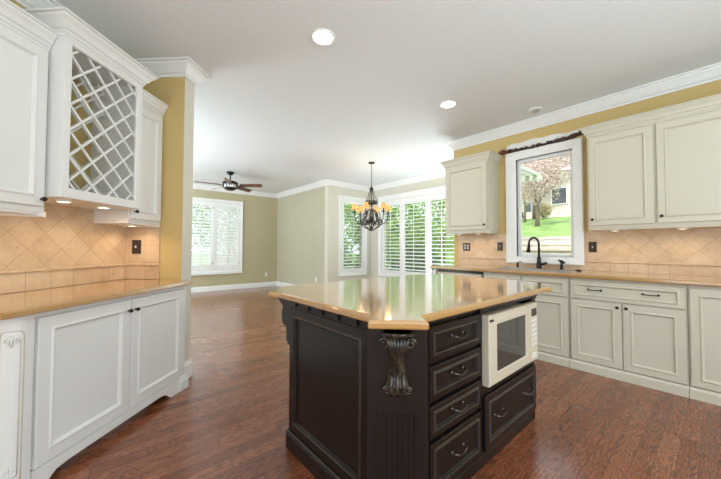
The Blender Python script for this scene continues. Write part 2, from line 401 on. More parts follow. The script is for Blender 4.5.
# return wall tiles (frame facing the camera along the left run)
RET = frame(-45)     # u = c, v = t
mb = MB(); v = 2.62; mb.box(-2.31, -1.995, v-.012, v, 1.050, 1.385); mb.mi = 1; mb.box(-2.31, -1.995, v-.012, v, Zl+.001, 1.032); mb.mi = 2
mb.prism_u([(v, 1.032), (v-.018, 1.032), (v-.024, 1.037), (v-.024, 1.046), (v-.018, 1.050), (v, 1.050)], -2.31, -1.995)
struct('trim_10', mb, ['tile_row', 'tile_row', 'ledge_stone'], RET)

# ------------------------------------------------------------------ cabinet parts
DP = lambda v: [(0, v+.02), (0, v+.003), (.003, v)]
def panel(mb, u0, u1, z0, z1, v, fr=.055, bead=1, th=.02, rec=.010):
    mb.rect(u0, u1, z0, z1, [(0, v+th), (0, v+.003), (.003, v), (fr-.004, v)], True, False)
    mb.mi = bead
    mb.rect(u0, u1, z0, z1, [(fr-.004, v), (fr, v-.004), (fr+.006, v-.007), (fr+.011, v-.004)], False, False); mb.mi = 0
    mb.rect(u0, u1, z0, z1, [(fr+.011, v-.004), (fr+.020, v+rec)], False, False)
    mb.mi = 0
    mb.rect(u0, u1, z0, z1, [(fr+.020, v+rec), (fr+.022, v+rec)], False, True)
    bmesh.ops.remove_doubles(mb.bm, verts=mb.bm.verts, dist=1e-6)
    return mb
def knob(u, z, v, r=.014):
    return MB().lathe([(.006, 0), (.005, -.012), (r*.9, -.018), (r, -.024), (r*.7, -.031), (.003, -.033)], (u, v, z), 12, 'y')
def pull(u, z, v, w_=.10, dip=.016):
    pts = [(u-w_/2, v, z), (u-w_/2, v-.018, z)]
    for i in range(7):
        t_ = -1+i/3; pts.append((u+t_*w_/2*.86, v-.028, z-dip*(1-t_*t_)))
    pts += [(u+w_/2, v-.018, z), (u+w_/2, v, z)]
    mb = MB().tube(pts, [.006, .005]+[.0045]*7+[.005, .006], 6)
    for q in (-1, 1): mb.lathe([(.010, 0), (.009, -.004), (.004, -.007)], (u+q*w_/2, v, z), 10, 'y')
    return mb
def cab_crown(path, z, h=.11, o=.06):
    pr = [(-.01, z), (.004, z), (.004, z+.014), (.012, z+.020), (.014, z+.034), (.024, z+.040), (o*.55, z+h*.6), (o*.80, z+h*.78), (o*.82, z+h*.88), (o, z+h*.90), (o, z+h), (-.01, z+h)]
    return MB().sweep(path, pr)
def cab_label(e, l): e['label'] = l

# ---- right wall cabinets
FV = W-.33
def wall_cab(name, label, fr_, u0, u1, vf, vb, z0, z1, doors, crown_path, crh=.11, cro=.06):
    CM = 'cabinet_cream' if fr_ is WIN else 'cabinet_white'
    T = Thing(name, label, 'cabinet', fr_, ((u0+u1)/2, vb, z0))
    mb = MB(); mb.box(u0, u1, vf+.022, vb-.002, z0+.028, z1); mb.box(u0+.004, u1-.004, vf+.03, vb-.002, z0+.012, z0+.028)
    T.p('body', mb, CM)
    mb = MB(); pr = [(0, z0), (.006, z0), (.010, z0+.006), (.010, z0+.022), (.004, z0+.030), (-.02, z0+.030), (-.02, z0)]
    mb.sweep([(u0, vf+.5*(vb-vf)*0+vf+.02), (u1, vf+.02)], pr) ; T.p('light_rail', mb, CM)
    for a, b, c_, d, ku, kz in doors:
        dr = T.p('door', panel(MB(), a, b, c_, d, vf), [CM, CM])
        T.sub('knob', knob(ku, kz, vf), 'bronze', dr)
    T.p('crown', cab_crown(crown_path, z1-.005, crh, cro), CM)
    return T
wall_cab('wall_cabinet', 'tall-fronted cream wall cabinet with two doors to the right of the kitchen window', WIN, -.885, .62, FV, W, 1.378, 2.385,
         [(-.868, -.372, 1.437, 2.368, -.842, 1.50), (-.350, .15, 1.437, 2.368, -.322, 1.50), (.172, .60, 1.437, 2.368, .2, 1.50)],
         [(-.885, W-.002), (-.885, FV+.02), (.62, FV+.02)])
wall_cab('wall_cabinet', 'cream single-door wall cabinet between the nook corner and the kitchen window', WIN, -2.645, -1.985, FV, W, 1.392, 2.385,
         [(-2.628, -2.0, 1.452, 2.368, -2.028, 1.515)],
         [(-2.645, W-.002), (-2.645, FV+.02), (-1.985, FV+.02), (-1.985, W-.002)])
# ---- left wall cabinets (u = t along, v = -c)
wall_cab('wall_cabinet', 'white wall cabinet cut by the left edge of the photo, left of the wine rack', LEFT, .62, 1.672, 1.98, 2.31, 1.375, 2.375,
         [(.635, 1.135, 1.435, 2.36, .66, 1.47), (1.15, 1.655, 1.435, 2.36, 1.636, 1.475)], [(.62, 2.0), (1.672, 2.0)])
wall_cab('wall_cabinet', 'small white wall cabinet between the wine rack and the golden stub wall', LEFT, 2.278, 2.617, 1.98, 2.31, 1.375, 2.375,
         [(2.292, 2.603, 1.425, 2.36, 2.312, 1.482)], [(2.278, 2.308), (2.278, 2.0), (2.617, 2.0)])
# wine rack cabinet
T = Thing('wine_rack_cabinet', 'taller white wall cabinet with open diagonal wine lattice', 'wine rack', LEFT, (1.97, 2.31, 1.5))
u0, u1, vf, vb, z0, z1 = 1.676, 2.270, 1.90, 2.308, 1.495, 2.475
mb = MB(); mb.box(u0, u0+.018, vf+.02, vb, z0, z1); mb.box(u1-.018, u1, vf+.02, vb, z0, z1); mb.box(u0+.018, u1-.018, vf+.02, vb, z0, z0+.018)
mb.box(u0+.018, u1-.018, vf+.02, vb, z1-.018, z1); 
T.p('body', mb, 'cabinet_white')
mb = MB(); ia, ib, ic, id_ = u0+.042, u1-.045, z0+.055, z1-.035
mb.rect(u0, u1, z0, z1, [(0, vf+.02), (0, vf+.002), (.002, vf)], False, False)
mb.loft([[(u0+.002, vf, z0+.002), (u1-.002, vf, z0+.002), (u1-.002, vf, z1-.002), (u0+.002, vf, z1-.002)], [(ia, vf, ic), (ib, vf, ic), (ib, vf, id_), (ia, vf, id_)],
         [(ia+.006, vf+.006, ic+.006), (ib-.006, vf+.006, ic+.006), (ib-.006, vf+.006, id_-.006), (ia+.006, vf+.006, id_-.006)],
         [(ia+.006, vf+.02, ic+.006), (ib-.006, vf+.02, ic+.006), (ib-.006, vf+.02, id_-.006), (ia+.006, vf+.02, id_-.006)],
         [(u0, vf+.02, z0), (u1, vf+.02, z0), (u1, vf+.02, z1), (u0, vf+.02, z1)]], False, False)
T.p('face_frame', mb, 'cabinet_white')
def lattice(v0_, v1_, sp=.112, th=.013):
    mb = MB(); a0, a1, b0, b1 = ia+.002, ib-.002, ic+.002, id_-.002; hh = th*.7071
    for sgn in (1, -1):
        k = -30
        while k < 30:
            k += 1
            # line z = sgn*(u-uc)*slope + off
            offz = (b0+b1)/2+k*sp*1.4142; sl_ = 1.0
            pts = []
            def zat(u): return offz+sgn*sl_*(u-(a0+a1)/2)
            # clip to rectangle
            us = [a0, a1]
            zz = [zat(a0), zat(a1)]
            lo_, hi_ = a0, a1
            if sgn > 0: lo_ = max(a0, (a0+a1)/2+(b0-offz)); hi_ = min(a1, (a0+a1)/2+(b1-offz))
            else: lo_ = max(a0, (a0+a1)/2-(b1-offz)); hi_ = min(a1, (a0+a1)/2-(b0-offz))
            if hi_-lo_ < .02: continue
            p, q = (lo_, zat(lo_)), (hi_, zat(hi_)); d_ = (hh, -hh*sgn)
            dv = .004 if sgn > 0 else 0
            mb.prism_v([(p[0]-hh*.0, p[1]-th*.7), (q[0], q[1]-th*.7), (q[0], q[1]+th*.7), (p[0], p[1]+th*.7)], v0_+dv, v1_+dv)
    return mb
T.p('front_lattice', lattice(vf+.022, vf+.034), 'cabinet_white')
T.p('rear_lattice', lattice(vf+.27, vf+.282), 'cabinet_white')
T.p('crown', cab_crown([(u0, vb), (u0, vf), (u1, vf), (u1, vb)], z1-.01, .115, .075), 'cabinet_white')

# ---- under-cabinet puck lights
def puck(label, fr_, u, v, z, e=1.6, r=.034, col=(1, .74, .46)):
    T = Thing('under_cabinet_light', label, 'light', fr_, (u, v, z), 'puck lights under the wall cabinets')
    T.p('housing', MB().lathe([(r+.008, 0), (r+.008, -.010), (r, -.014), (r, -.006)], (u, v, z), 20, cap=False), 'plastic_white')
    T.p('lens', MB().lathe([(r, -.006), (r*.98, -.012), (.004, -.014)], (u, v, z), 20), 'puck_emit')
    l = bpy.data.lights.new('puck_lamp', 'SPOT'); l.energy = e; l.color = col; l.spot_size = math.radians(165); l.spot_blend = .7; l.shadow_soft_size = .03
    o = bpy.data.objects.new('puck_lamp', l); C.objects.link(o); o.parent = T.e; o.location = (0, 0, -.022)
PE = 2.7
puck('glowing puck light under the wall cabinet at the left edge of the photo', LEFT, 1.38, 2.12, 1.387, PE)
puck('left one of two glowing puck lights under the wine rack', LEFT, 1.80, 2.02, 1.495, PE)
puck('right one of two glowing puck lights under the wine rack', LEFT, 2.10, 2.04, 1.495, PE)
puck('glowing puck light under the small wall cabinet beside the stub wall', LEFT, 2.45, 2.12, 1.387, PE)
puck('left one of two puck lights under the single-door cabinet near the nook', WIN, -2.47, 4.06, 1.404, 2.0)
puck('right one of two puck lights under the single-door cabinet near the nook', WIN, -2.17, 4.06, 1.404, 2.0)
puck('puck light under the two-door cabinet, nearer the kitchen window', WIN, -.68, 4.06, 1.390, 2.0)
puck('puck light under the two-door cabinet, nearer the right edge of the photo', WIN, -.20, 4.06, 1.390, 2.0)
puck('puck light under the right cabinets beyond the photo edge', WIN, .3, 4.06, 1.390, 2.0)

# ---- outlets and switches
def plate(name, label, fr_, u, v, z, w_, h_, m1, m2, kind):
    T = Thing(name, label, 'outlet' if kind == 'outlet' else 'switch', fr_, (u, v, z))
    T.p('cover_plate', MB().rect(u-w_/2, u+w_/2, z-h_/2, z+h_/2, [(0, v), (0, v-.004), (.004, v-.007)]), m1)
    n = 2 if w_ > .1 else 1
    for i in range(n):
        x = u+(i-(n-1)/2)*.046
        if kind == 'outlet':
            mb = MB()
            for dz in (-.02, .02): mb.rect(x-.015, x+.015, z+dz-.014, z+dz+.014, [(0, v-.006), (.001, v-.009)])
            T.p('socket', mb, m2)
        else: T.p('toggle', MB().rect(x-.006, x+.006, z-.012, z+.012, [(0, v-.006), (.002, v-.020)]), m2)
plate('wall_switch', 'dark brown switch plate on the tile between window and two-door cabinet', WIN, -.915, W-.012, 1.215, .075, .118, 'outlet_brown', 'toggle_grey', 'switch')
plate('wall_switch', 'dark switch plate on the tile just left of the kitchen window', WIN, -1.965, W-.012, 1.222, .075, .118, 'outlet_brown', 'toggle_grey', 'switch')
plate('wall_outlet', 'wide dark outlet plate on the tile under the single-door cabinet', WIN, -2.475, W-.012, 1.215, .118, .118, 'outlet_brown', 'toggle_grey', 'outlet')
plate('wall_switch', 'dark brown switch plate on the tiled return beside the small wall cabinet', RET, -2.207, 2.608, 1.20, .085, .125, 'outlet_brown', 'toggle_grey', 'switch')
plate('wall_outlet', 'small white outlet low on the far family room wall', WORLD, 3.965, 9.0, .37, .075, .118, 'plastic_white', 'plastic_white', 'outlet')
plate('wall_outlet', 'small white outlet low on the beige side wall beyond the island', WIN, -6.75, 4.32, .37, .075, .118, 'plastic_white', 'plastic_white', 'outlet')

# ---- window run base cabinets
BV = 3.655; TOE = .088
def base_cab(label, u0, u1, doors, drawers, z1=.905):
    T = Thing('base_cabinet', label, 'cabinet', WIN, ((u0+u1)/2, W, 0))
    mb = MB(); mb.box(u0, u1, BV+.022, W-.004, TOE, z1); T.p('body', mb, 'cabinet_cream')
    T.p('toe_board', MB().sweep([(u0, BV+.01), (u1, BV+.01)], [(-.03, 0), (.03, 0), (.03, TOE-.018), (.022, TOE-.010), (.018, TOE), (-.03, TOE)]), 'cabinet_cream')
    for a, b, c_, d, ku, kz in doors:
        dr = T.p('door', panel(MB(), a, b, c_, d, BV), ['cabinet_cream', 'cabinet_cream'])
        if ku is not None: T.sub('knob', knob(ku, kz, BV), 'bronze', dr)
    for a, b, c_, d, pulls in drawers:
        dr = T.p('drawer_front', panel(MB(), a, b, c_, d, BV, fr=.035), ['cabinet_cream', 'cabinet_cream'])
        for q in pulls: T.sub('pull', pull(q, (c_+d)/2+.006, BV, .10, .002), 'bronze', dr)
base_cab('cream base cabinet with one full-height door at the right edge of the photo', -.160, .46, [(-.150, .148, .095, .880, None, 0), (.158, .45, .095, .880, None, 0)], [])
base_cab('cream base cabinet with a wide two-pull drawer above two doors', -.985, -.163, [(-.975, -.577, .095, .690, -.605, .655), (-.569, -.173, .095, .690, -.541, .655)], [(-.975, -.173, .703, .880, [-.775, -.38])])
base_cab('cream sink base cabinet below the kitchen window', -1.905, -.988, [(-1.895, -1.452, .095, .690, -1.475, .655), (-1.444, -.998, .095, .690, -1.42, .655)],
         [(-1.895, -1.452, .703, .880, []), (-1.444, -.998, .703, .880, [])])
T = Thing('dishwasher', 'pale built-in dishwasher at the nook end of the window counter', 'dishwasher', WIN, (-2.26, W, 0))
T.p('tub', MB().box(-2.585, -1.915, BV+.05, W-.02, .09, .895), 'display_black')
T.p('door', MB().rect(-2.575, -1.925, .12, .868, [(0, BV+.05), (0, BV+.004), (.006, BV-.004)]), 'microwave_cream')
T.p('handle', MB().tube([(-2.52, BV-.004, .80), (-2.52, BV-.03, .80), (-1.98, BV-.03, .80), (-1.98, BV-.004, .80)], .008), 'plastic_white')
T.p('kick_plate', MB().box(-2.575, -1.925, BV+.02, BV+.045, .003, .115), 'trim_white')
T = Thing('end_panel', 'narrow white end panel closing the window counter at the nook', 'panel', WIN, (-2.615, W, 0))
T.p('board', MB().box(-2.635, -2.595, BV-.004, W-.004, 0, .904), 'trim_white')
# ---- window run countertop with sink cut-out
zt, zb = Zc, .906; cf = 3.615
def ledge_prof(z0, z1): return [(0, z0), (-.003, z0-.0), ]
mb = MB(); su0, su1, sv0, sv1 = -1.80, -1.06, 3.72, 4.13
ep = [(-.02, zb), (0, zb), (.006, zb+.004), (.010, zb+.012), (.010, zt-.012), (.006, zt-.004), (0, zt), (-.02, zt)]
mb.sweep([(-2.66, W-.003), (-2.66, cf+.012), (.62, cf+.012)], ep)
for a, b, c_, d in ((-2.64, su0, cf+.032, W-.003), (su1, .62, cf+.032, W-.003), (su0, su1, cf+.032, sv0), (su0, su1, sv1, W-.003)): mb.box(a, b, c_, d, zb, zt)
single('countertop', 'long honey-toned countertop under the kitchen window and right wall cabinets', 'countertop', mb, 'counter_gold', WIN, (-1.0, W, zb))
T = Thing('sink', 'undermount sink in the counter below the kitchen window', 'sink', WIN, (-1.43, 3.92, .72))
mb = MB(); g = .012
mb.loft([[(su0-g*k, sv0-g*k, z), (su1+g*k, sv0-g*k, z), (su1+g*k, sv1+g*k, z), (su0-g*k, sv1+g*k, z)] for k, z in ((1.5, .903), (0, .903), (-1, .86), (-1.5, .74), (-4, .725))], False, True)
T.p('basin', mb, 'sink_steel'); T.p('drain', MB().lathe([(.04, .726), (.04, .729), (.03, .727)], (-1.43, 3.92, 0), 16), 'pewter')
T.p('rim', MB().loft([[(su0+a, sv0+a, z), (su1-a, sv0+a, z), (su1-a, sv1-a, z), (su0+a, sv1-a, z)] for a, z in ((-.012, zt+.0005), (-.010, zt+.004), (.004, zt+.004), (.006, zt-.02))], False, False), 'sink_steel')
def y2(u, v, z): return (u, v, z)
T = Thing('faucet', 'dark gooseneck pull-down kitchen faucet in front of the window', 'faucet', WIN, (-1.445, 4.185, zt))
fu, fv = -1.445, 4.185
T.p('base', MB().lathe([(.036, 0), (.036, .008), (.028, .016), (.030, .05), (.026, .075), (.022, .11), (.024, .13), (.015, .15)], (fu, fv, zt), 16), 'faucet_black')
pts = [(fu, fv, zt+.14)]
for i in range(13):
    a = math.pi*i/12*1.08; pts.append((fu-.038+.038*math.cos(a)-.0, fv-.055+.055*math.cos(a), zt+.30+.085*math.sin(a)))
sp = T.p('spout', MB().tube(pts, .0125, 10), 'faucet_black')
e_ = Vector(pts[-1]); T.sub('spray_head', MB().tube([e_+Vector((.001, 0, .01)), e_-Vector((.003, .003, .03)), e_-Vector((.006, .006, .075))], [.015, .018, .026], 12), 'faucet_black', sp)
T.p('handle', MB().tube([(fu+.02, fv-.01, zt+.055), (fu+.06, fv-.02, zt+.06), (fu+.085, fv-.025, zt+.075), (fu+.10, fv-.03, zt+.07)], [.018, .016, .012, .008], 10), 'faucet_black')
T = Thing('soap_dispenser', 'small dark soap dispenser left of the faucet', 'soap dispenser', WIN, (-1.70, 4.185, zt))
T.p('base', MB().lathe([(.02, 0), (.02, .005), (.014, .012), (.014, .05), (.010, .06), (.010, .07)], (-1.70, 4.185, zt), 12), 'faucet_black')
T.p('nozzle', MB().tube([(-1.70, 4.185, zt+.065), (-1.67, 4.16, zt+.078), (-1.635, 4.13, zt+.082), (-1.615, 4.115, zt+.065)], [.007, .006, .005, .004], 8), 'faucet_black')
T = Thing('side_sprayer', 'dark upright side sprayer right of the faucet', 'sprayer', WIN, (-1.20, 4.185, zt))
T.p('base', MB().lathe([(.024, 0), (.024, .006), (.016, .014), (.018, .04), (.013, .055), (.013, .085)], (-1.20, 4.185, zt), 12), 'faucet_black')
T.p('spray_head', MB().tube([(-1.235, 4.20, zt+.112), (-1.20, 4.185, zt+.098), (-1.175, 4.17, zt+.085), (-1.16, 4.165, zt+.082)], [.010, .018, .014, .008], 10), 'faucet_black')
single('sink_stopper', 'small dark sink stopper lying on the counter right of the sprayer', 'stopper', MB().lathe([(.03, 0), (.032, .004), (.026, .009), (.008, .011), (.007, .02), (.002, .022)], (-1.02, 4.14, zt), 16), 'faucet_black', WIN, (-1.02, 4.14, zt))
# ---- torn valance over the window
T = Thing('valance', 'torn white window valance with a dark ragged lower edge above the kitchen window', 'valance', WIN, (-1.43, W, 2.50))
n = 28; ru0, ru1 = -1.90, -.90
top, fr_l = [], []
mb = MB(); loops = []
for i in range(n+1):
    q = i/n; u = ru0+.04+(ru1-ru0-.06)*q
    zt_ = 2.600+.012*math.sin(q*5)+.006*math.sin(q*23); zb_ = 2.516+.012*math.sin(q*9+1)+.008*math.sin(q*31)+.02*q**3
    d = .030+.008*math.sin(q*17)+.006*math.sin(q*41)
    loops.append([(u, W-.003, zb_), (u, W-d-.02, zb_+.004), (u, W-d, (zt_+zb_)/2+.006*math.sin(q*29)), (u, W-.02, zt_), (u, W-.003, zt_)])
mb.loft(loops, sm=False); T.p('cloth', mb, 'valance_cloth')
mb = MB(); loops = []; rg = random.Random(5); n = 44
for i in range(n+1):
    q = i/n; u = ru0+.03+(ru1-ru0-.05)*q; zc_ = 2.498+.005*math.sin(q*13)+.055*max(0, q-.72)/.28; hh = .010+.008*abs(math.sin(q*11+.6))+.006*abs(math.sin(q*37))
    j1, j2, j3 = rg.uniform(-.006, .008), rg.uniform(-.006, .016), rg.uniform(-.012, .012)
    loops.append([(u, W-.01, zc_-.006+j1), (u, W-.048+j3, zc_-.004+j1), (u, W-.056+j3, zc_+hh+j2), (u, W-.01, zc_+hh+.004)])
mb.loft(loops); T.p('torn_edge', mb, ['valance_dark'], 'dark ragged torn edge')
mb = MB(); loops = []
for i in range(9):
    q = i/8; u = ru0-.055+.19*q; hh = .055*math.sin(math.pi*min(1, q*1.15+.12))**.6*(1-.35*q); zc_ = 2.510+.01*math.sin(q*7)
    loops.append([(u, W-.01, zc_-hh*.45), (u, W-.065-.01*math.sin(q*9), zc_-hh*.3), (u, W-.07, zc_+hh*.35), (u, W-.05, zc_+hh*.75), (u, W-.01, zc_+hh*.6)])
mb.loft(loops); T.p('bunched_end', mb, 'valance_brown', 'reddish brown bunched end')

# ---- left base cabinet
T = Thing('base_cabinet', 'white two-door base cabinet with fluted corner pilaster under the left counter', 'cabinet', LEFT, (1.95, 2.31, 0))
vf = 1.69; zt_ = .877
mb = MB(); body = [(1.392, vf+.022), (2.545, vf+.022), (2.545, 1.785), (2.615, 1.785), (2.615, 2.306), (1.34, 2.306), (1.34, vf+.022)]
mb.loft([[(a, b, z) for a, b in body] for z in (.11, zt_)]); T.p('body', mb, 'cabinet_white')
for a, b, ku in ((1.405, 1.962, 1.937), (1.969, 2.515, 1.994)):
    dr = T.p('door', panel(MB(), a, b, .112, .848, vf, fr=.062, rec=.012), ['cabinet_white', 'cabinet_white']); T.sub('knob', knob(ku, .775, vf, .013), 'bronze', dr)
T.p('top_rail', MB().box(1.385, 2.545, vf+.004, vf+.024, .851, zt_), 'cabinet_white')
T.p('end_stile', MB().box(2.519, 2.545, vf+.004, vf+.024, .11, .851), 'cabinet_white')
# arched base skirt with bracket feet
pts = [(1.392, 0.0), (1.43, 0.0), (1.455, .012), (1.475, .035), (1.50, .052), (1.56, .060)]
pts += [(2.24, .060), (2.30, .052), (2.325, .035), (2.345, .012), (2.37, .0), (2.56, .0), (2.56, .085), (2.55, .108), (1.392, .108)]
T.p('base_skirt', MB().prism_v(pts, vf-.008, vf+.016), 'cabinet_white')
mb = MB(); mb.box(1.60, 2.22, vf+.08, vf+.10, 0, .108); T.p('toe_board', mb, 'cabinet_white')
mb = MB(); mb.sweep([(2.548, vf+.1), (2.548, vf), (2.46, vf)][::-1], [(-.0, 0), (.020, 0), (.020, .07), (.014, .085), (.010, .11), (0, .115)]); T.p('bracket_foot', mb, 'cabinet_white')
# rounded pilaster with incised panel and carved ends
mb = MB(); cx_, cy_ = 1.355, 1.80; arc = []
for i in range(9):
    a = math.radians(-90-90*i/8*1.0); arc.append((1.36+.07*math.cos(a), 1.76+.07*math.sin(a)))
out = arc+[(1.29, 2.306), (1.338, 2.306), (1.338, 1.765), (1.386, 1.765), (1.386, 1.69)]
mb.loft([[(a, b, z) for a, b in out] for z in (0, zt_)], sm=False)
pi_ = T.p('pilaster', mb, 'cabinet_white')
def cylp(a, z, r=.0712):    # point on the rounded face, a in degrees across the quarter
    q = math.radians(-90-a); return (1.36+r*math.cos(q), 1.76+r*math.sin(q), z)
path = [cylp(12, .10)]+[cylp(12, z) for z in (.2, .4, .6, .775)]+[cylp(14, .792), cylp(20, .803), cylp(45, .806), cylp(70, .803), cylp(76, .792)]+[cylp(78, z) for z in (.775, .6, .4, .2)]+[cylp(76, .12), cylp(70, .108), cylp(45, .104), cylp(20, .108), cylp(14, .12), cylp(12, .14)]
T.sub('incised_line', MB().tube(path, .0022, 6), 'cabinet_groove', pi_, 'glazed tan line')
path = [cylp(22, z) for z in (.14, .4, .76)]; T.sub('incised_line', MB().tube(path, .0016, 6), 'cabinet_groove', pi_)
for sg, zz in ((1, .785), (-1, .135)):
    mb = MB()
    for k in (-2, -1, 0, 1, 2):
        pp = []
        for j in range(7):
            q = j/6; pp.append(cylp(45+k*9*math.sin(q*2.6)+0, zz-sg*q*.055*(1-abs(k)*.22), .0735))
        mb.tube(pp, [.003, .006, .007, .006, .005, .0035, .002], 6)
    T.sub('carved_ornament', mb, 'cabinet_white', pi_)
# left countertop
mb = MB(); cp = [(1.21, 2.306), (1.21, 1.645), (2.535, 1.645), (2.60, 1.70), (2.612, 1.785), (2.612, 2.306)]
cp = [(1.225, 2.306), (1.225, 1.648), (2.56, 1.648), (2.60, 1.70), (2.60, 1.783), (2.612, 1.800), (2.612, 2.306)]
mb.poly(cp, [(.004, .8785), (0, .883), (0, .903), (.005, .910)])
single('countertop', 'honey-toned countertop along the tiled left wall under the wine rack', 'countertop', mb, 'counter_gold', LEFT, (1.9, 2.31, .8785))

# ------------------------------------------------------------------ island
T = Thing('kitchen_island', 'near-black distressed wooden kitchen island with drawers and carved corner', 'island', WORLD, (1.63, 1.28, 0))
X0, X1, Y0, Y1 = .908, 2.365, .855, 1.712
mb = MB()
mb.loft([[(a, b, z) for a, b in ((X0+.02, Y1), (X0+.02, 1.0), (1.12, Y0+.024), (1.63, Y0+.024), (1.63, Y1))] for z in (.0, .884)])
mb.box(1.63, X1-.018, Y0+.024, Y1, 0, .432); mb.box(1.63, X1-.018, 1.42, Y1, .432, .884); mb.box(X1-.022, X1, Y0+.002, Y1, .0, .884); mb.box(1.621, 1.634, Y0+.004, 1.4, .0, .884); mb.box(1.634, X1-.022, Y0+.004, 1.42, .846, .884)
T.p('body', mb, 'espresso')
# left end panel (faces -X) built in WIN frame coordinates, placed by rotation
def part_rot(name, mb, mats, rot, label=None, parent=None):
    bmesh.ops.rotate(mb.bm, verts=mb.bm.verts, cent=(0, 0, 0), matrix=Matrix.Rotation(math.radians(rot), 3, 'Z'))
    return T.sub(name, mb, mats, T.e if parent is None else parent, label)
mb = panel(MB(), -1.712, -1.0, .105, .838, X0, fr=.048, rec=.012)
part_rot('end_panel', mb, ['espresso', 'espresso_worn_highlight'], -90)
mb = MB(); mb.box(-1.712, -1.0, X0+.002, X0+.02, .838, .884)
part_rot('top_apron', mb, 'espresso', -90)
for k in range(5): part_rot('dentil_block', MB().rect(-1.655+k*.140, -1.625+k*.140, .846, .880, [(0, X0+.004), (0, X0-.009), (.003, X0-.012)]), 'espresso', -90)
mb = MB(); mb.sweep([(-1.716, X0), (-.985, X0)], [(-.01, 0), (.016, 0), (.016, .080), (.010, .088), (.010, .094), (.004, .104), (-.01, .104)]); 
part_rot('base_moulding', mb, ['espresso'], -90)
mb = MB(); mb.sweep([(-1.716, X0), (-.985, X0)], [(.0085, .0925), (.0125, .0935), (.0125, .0965), (.006, .1035), (.004, .1035)]); part_rot('moulding_edge', mb, ['espresso_worn_highlight'], -90)
# corner pilaster (faces the camera at 45 degrees): u=(x-y)/√2, v=(x+y)/√2
pv = 1.245; pu0, pu1 = -.062, .176
mb = MB(); mb.box(pu0, pu1, pv, pv+.13, 0, .884)
mb.rect(pu0, pu1, 0, .11, [(-.012, pv+.05), (-.012, pv-.012), (0, pv-.014)])
nf = 7
for i in range(nf+1):
    a = pu0+.045+i*(pu1-pu0-.09)/nf
    mb.prism_v([(a-.005, .12), (a+.005, .12), (a+.005, .53), (a, .54), (a-.005, .53)], pv-.007, pv+.001)
pl_ = part_rot('corner_pilaster', mb, 'espresso', -45)
# carved corbel on the pilaster: acanthus leaf with scrolls
def carved(u, v, z1, h_, w_):
    mb = MB(); N = 22
    # central console: S profile
    prof = []
    for i in range(N+1):
        q = i/N; z = z1-h_*q
        out_ = .058*(1-q)**1.3*(1-.35*math.sin(math.pi*q))+.018+.022*math.exp(-((q-.9)/.08)**2)
        prof.append((out_, z, w_*(.5-.20*math.sin(math.pi*min(1, q*1.05)))))
    loops = []
    for o_, z, hw in prof:
        loops.append([(u-hw, v, z), (u-hw, v-o_*.55, z), (u-hw*.55, v-o_*.82, z), (u-hw*.18, v-o_, z), (u, v-o_*.90, z), (u+hw*.18, v-o_, z), (u+hw*.55, v-o_*.82, z), (u+hw, v-o_*.55, z), (u+hw, v, z)])
    mb.loft(loops, sm=True)
    mb.box(u-w_*.62, u+w_*.62, v-.058, v, z1-.012, z1)
    for sg in (-1, 1):           # top volutes and bottom scrolls
        for cz, rr, uu, oo in ((z1-.045, .024, .50, .036), (z1-h_+.010, .016, .42, .022), (z1-h_+.010, .014, .16, .032)):
            pts = []
            for i in range(16):
                a = i/15*math.pi*3.0; r_ = rr*(1-i/20); pts.append((u+sg*w_*uu+sg*r_*math.cos(a)*.8, v-oo-.004*i/15, cz+r_*math.sin(a)))
            mb.tube(pts, [.0065-.0002*i for i in range(16)], 6)
    for k in (-3, -2, -1, 0, 1, 2, 3):   # leaf lobes
        pts = []
        for i in range(9):
            q = i/8; o_ = .060*(1-q*.55)+.012*math.sin(q*math.pi); pts.append((u+k*w_*.13*(1-.65*q), v-o_-.004, z1-.02-h_*.55*(1-abs(k)*.12)*q))
        mb.tube(pts, [.005, .008, .009, .009, .008, .007, .006, .0045, .002], 6)
    for k in (-1, 0, 1):
        mb.tube([(u+k*.022, v-.022, z1-h_*.66), (u+k*.024, v-.036, z1-h_*.80), (u+k*.026, v-.042, z1-h_*.95), (u+k*.026, v-.028, z1-h_*1.04)], [.004, .008, .011, .005], 8)
    return mb
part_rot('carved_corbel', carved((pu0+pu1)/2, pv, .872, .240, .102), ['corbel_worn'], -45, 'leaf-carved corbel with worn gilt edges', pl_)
# side corbels under the overhangs
def corbel(th=.07):      # in (a=out, z): returns outline
    o_ = [(0, .884), (.185, .884), (.185, .862), (.165, .852), (.135, .838)]
    for i in range(9):
        a = math.radians(60-i*22); o_.append((.085+.045*math.cos(a)*1.0, .765+.062*math.sin(a)))
    o_ += [(.070, .690), (.058, .660), (.066, .640), (.066, .622), (.045, .605), (.018, .595), (0, .590)]
    return o_
def corbel_part(name, org, ang):
    mb = MB(); o_ = corbel(); mb.loft([[(a, b, z) for a, z in o_] for b in (-.035, .035)])
    bmesh.ops.rotate(mb.bm, verts=mb.bm.verts, cent=(0, 0, 0), matrix=Matrix.Rotation(math.radians(ang), 3, 'Z'))
    bmesh.ops.translate(mb.bm, verts=mb.bm.verts, vec=(*org, 0)); return T.p(name, mb, 'espresso')
corbel_part('side_corbel', (.955, Y1), 90); corbel_part('side_corbel', (2.30, Y1), 90)
corbel_part('side_corbel', (X1, .92), 0); corbel_part('side_corbel', (X1, 1.64), 0)
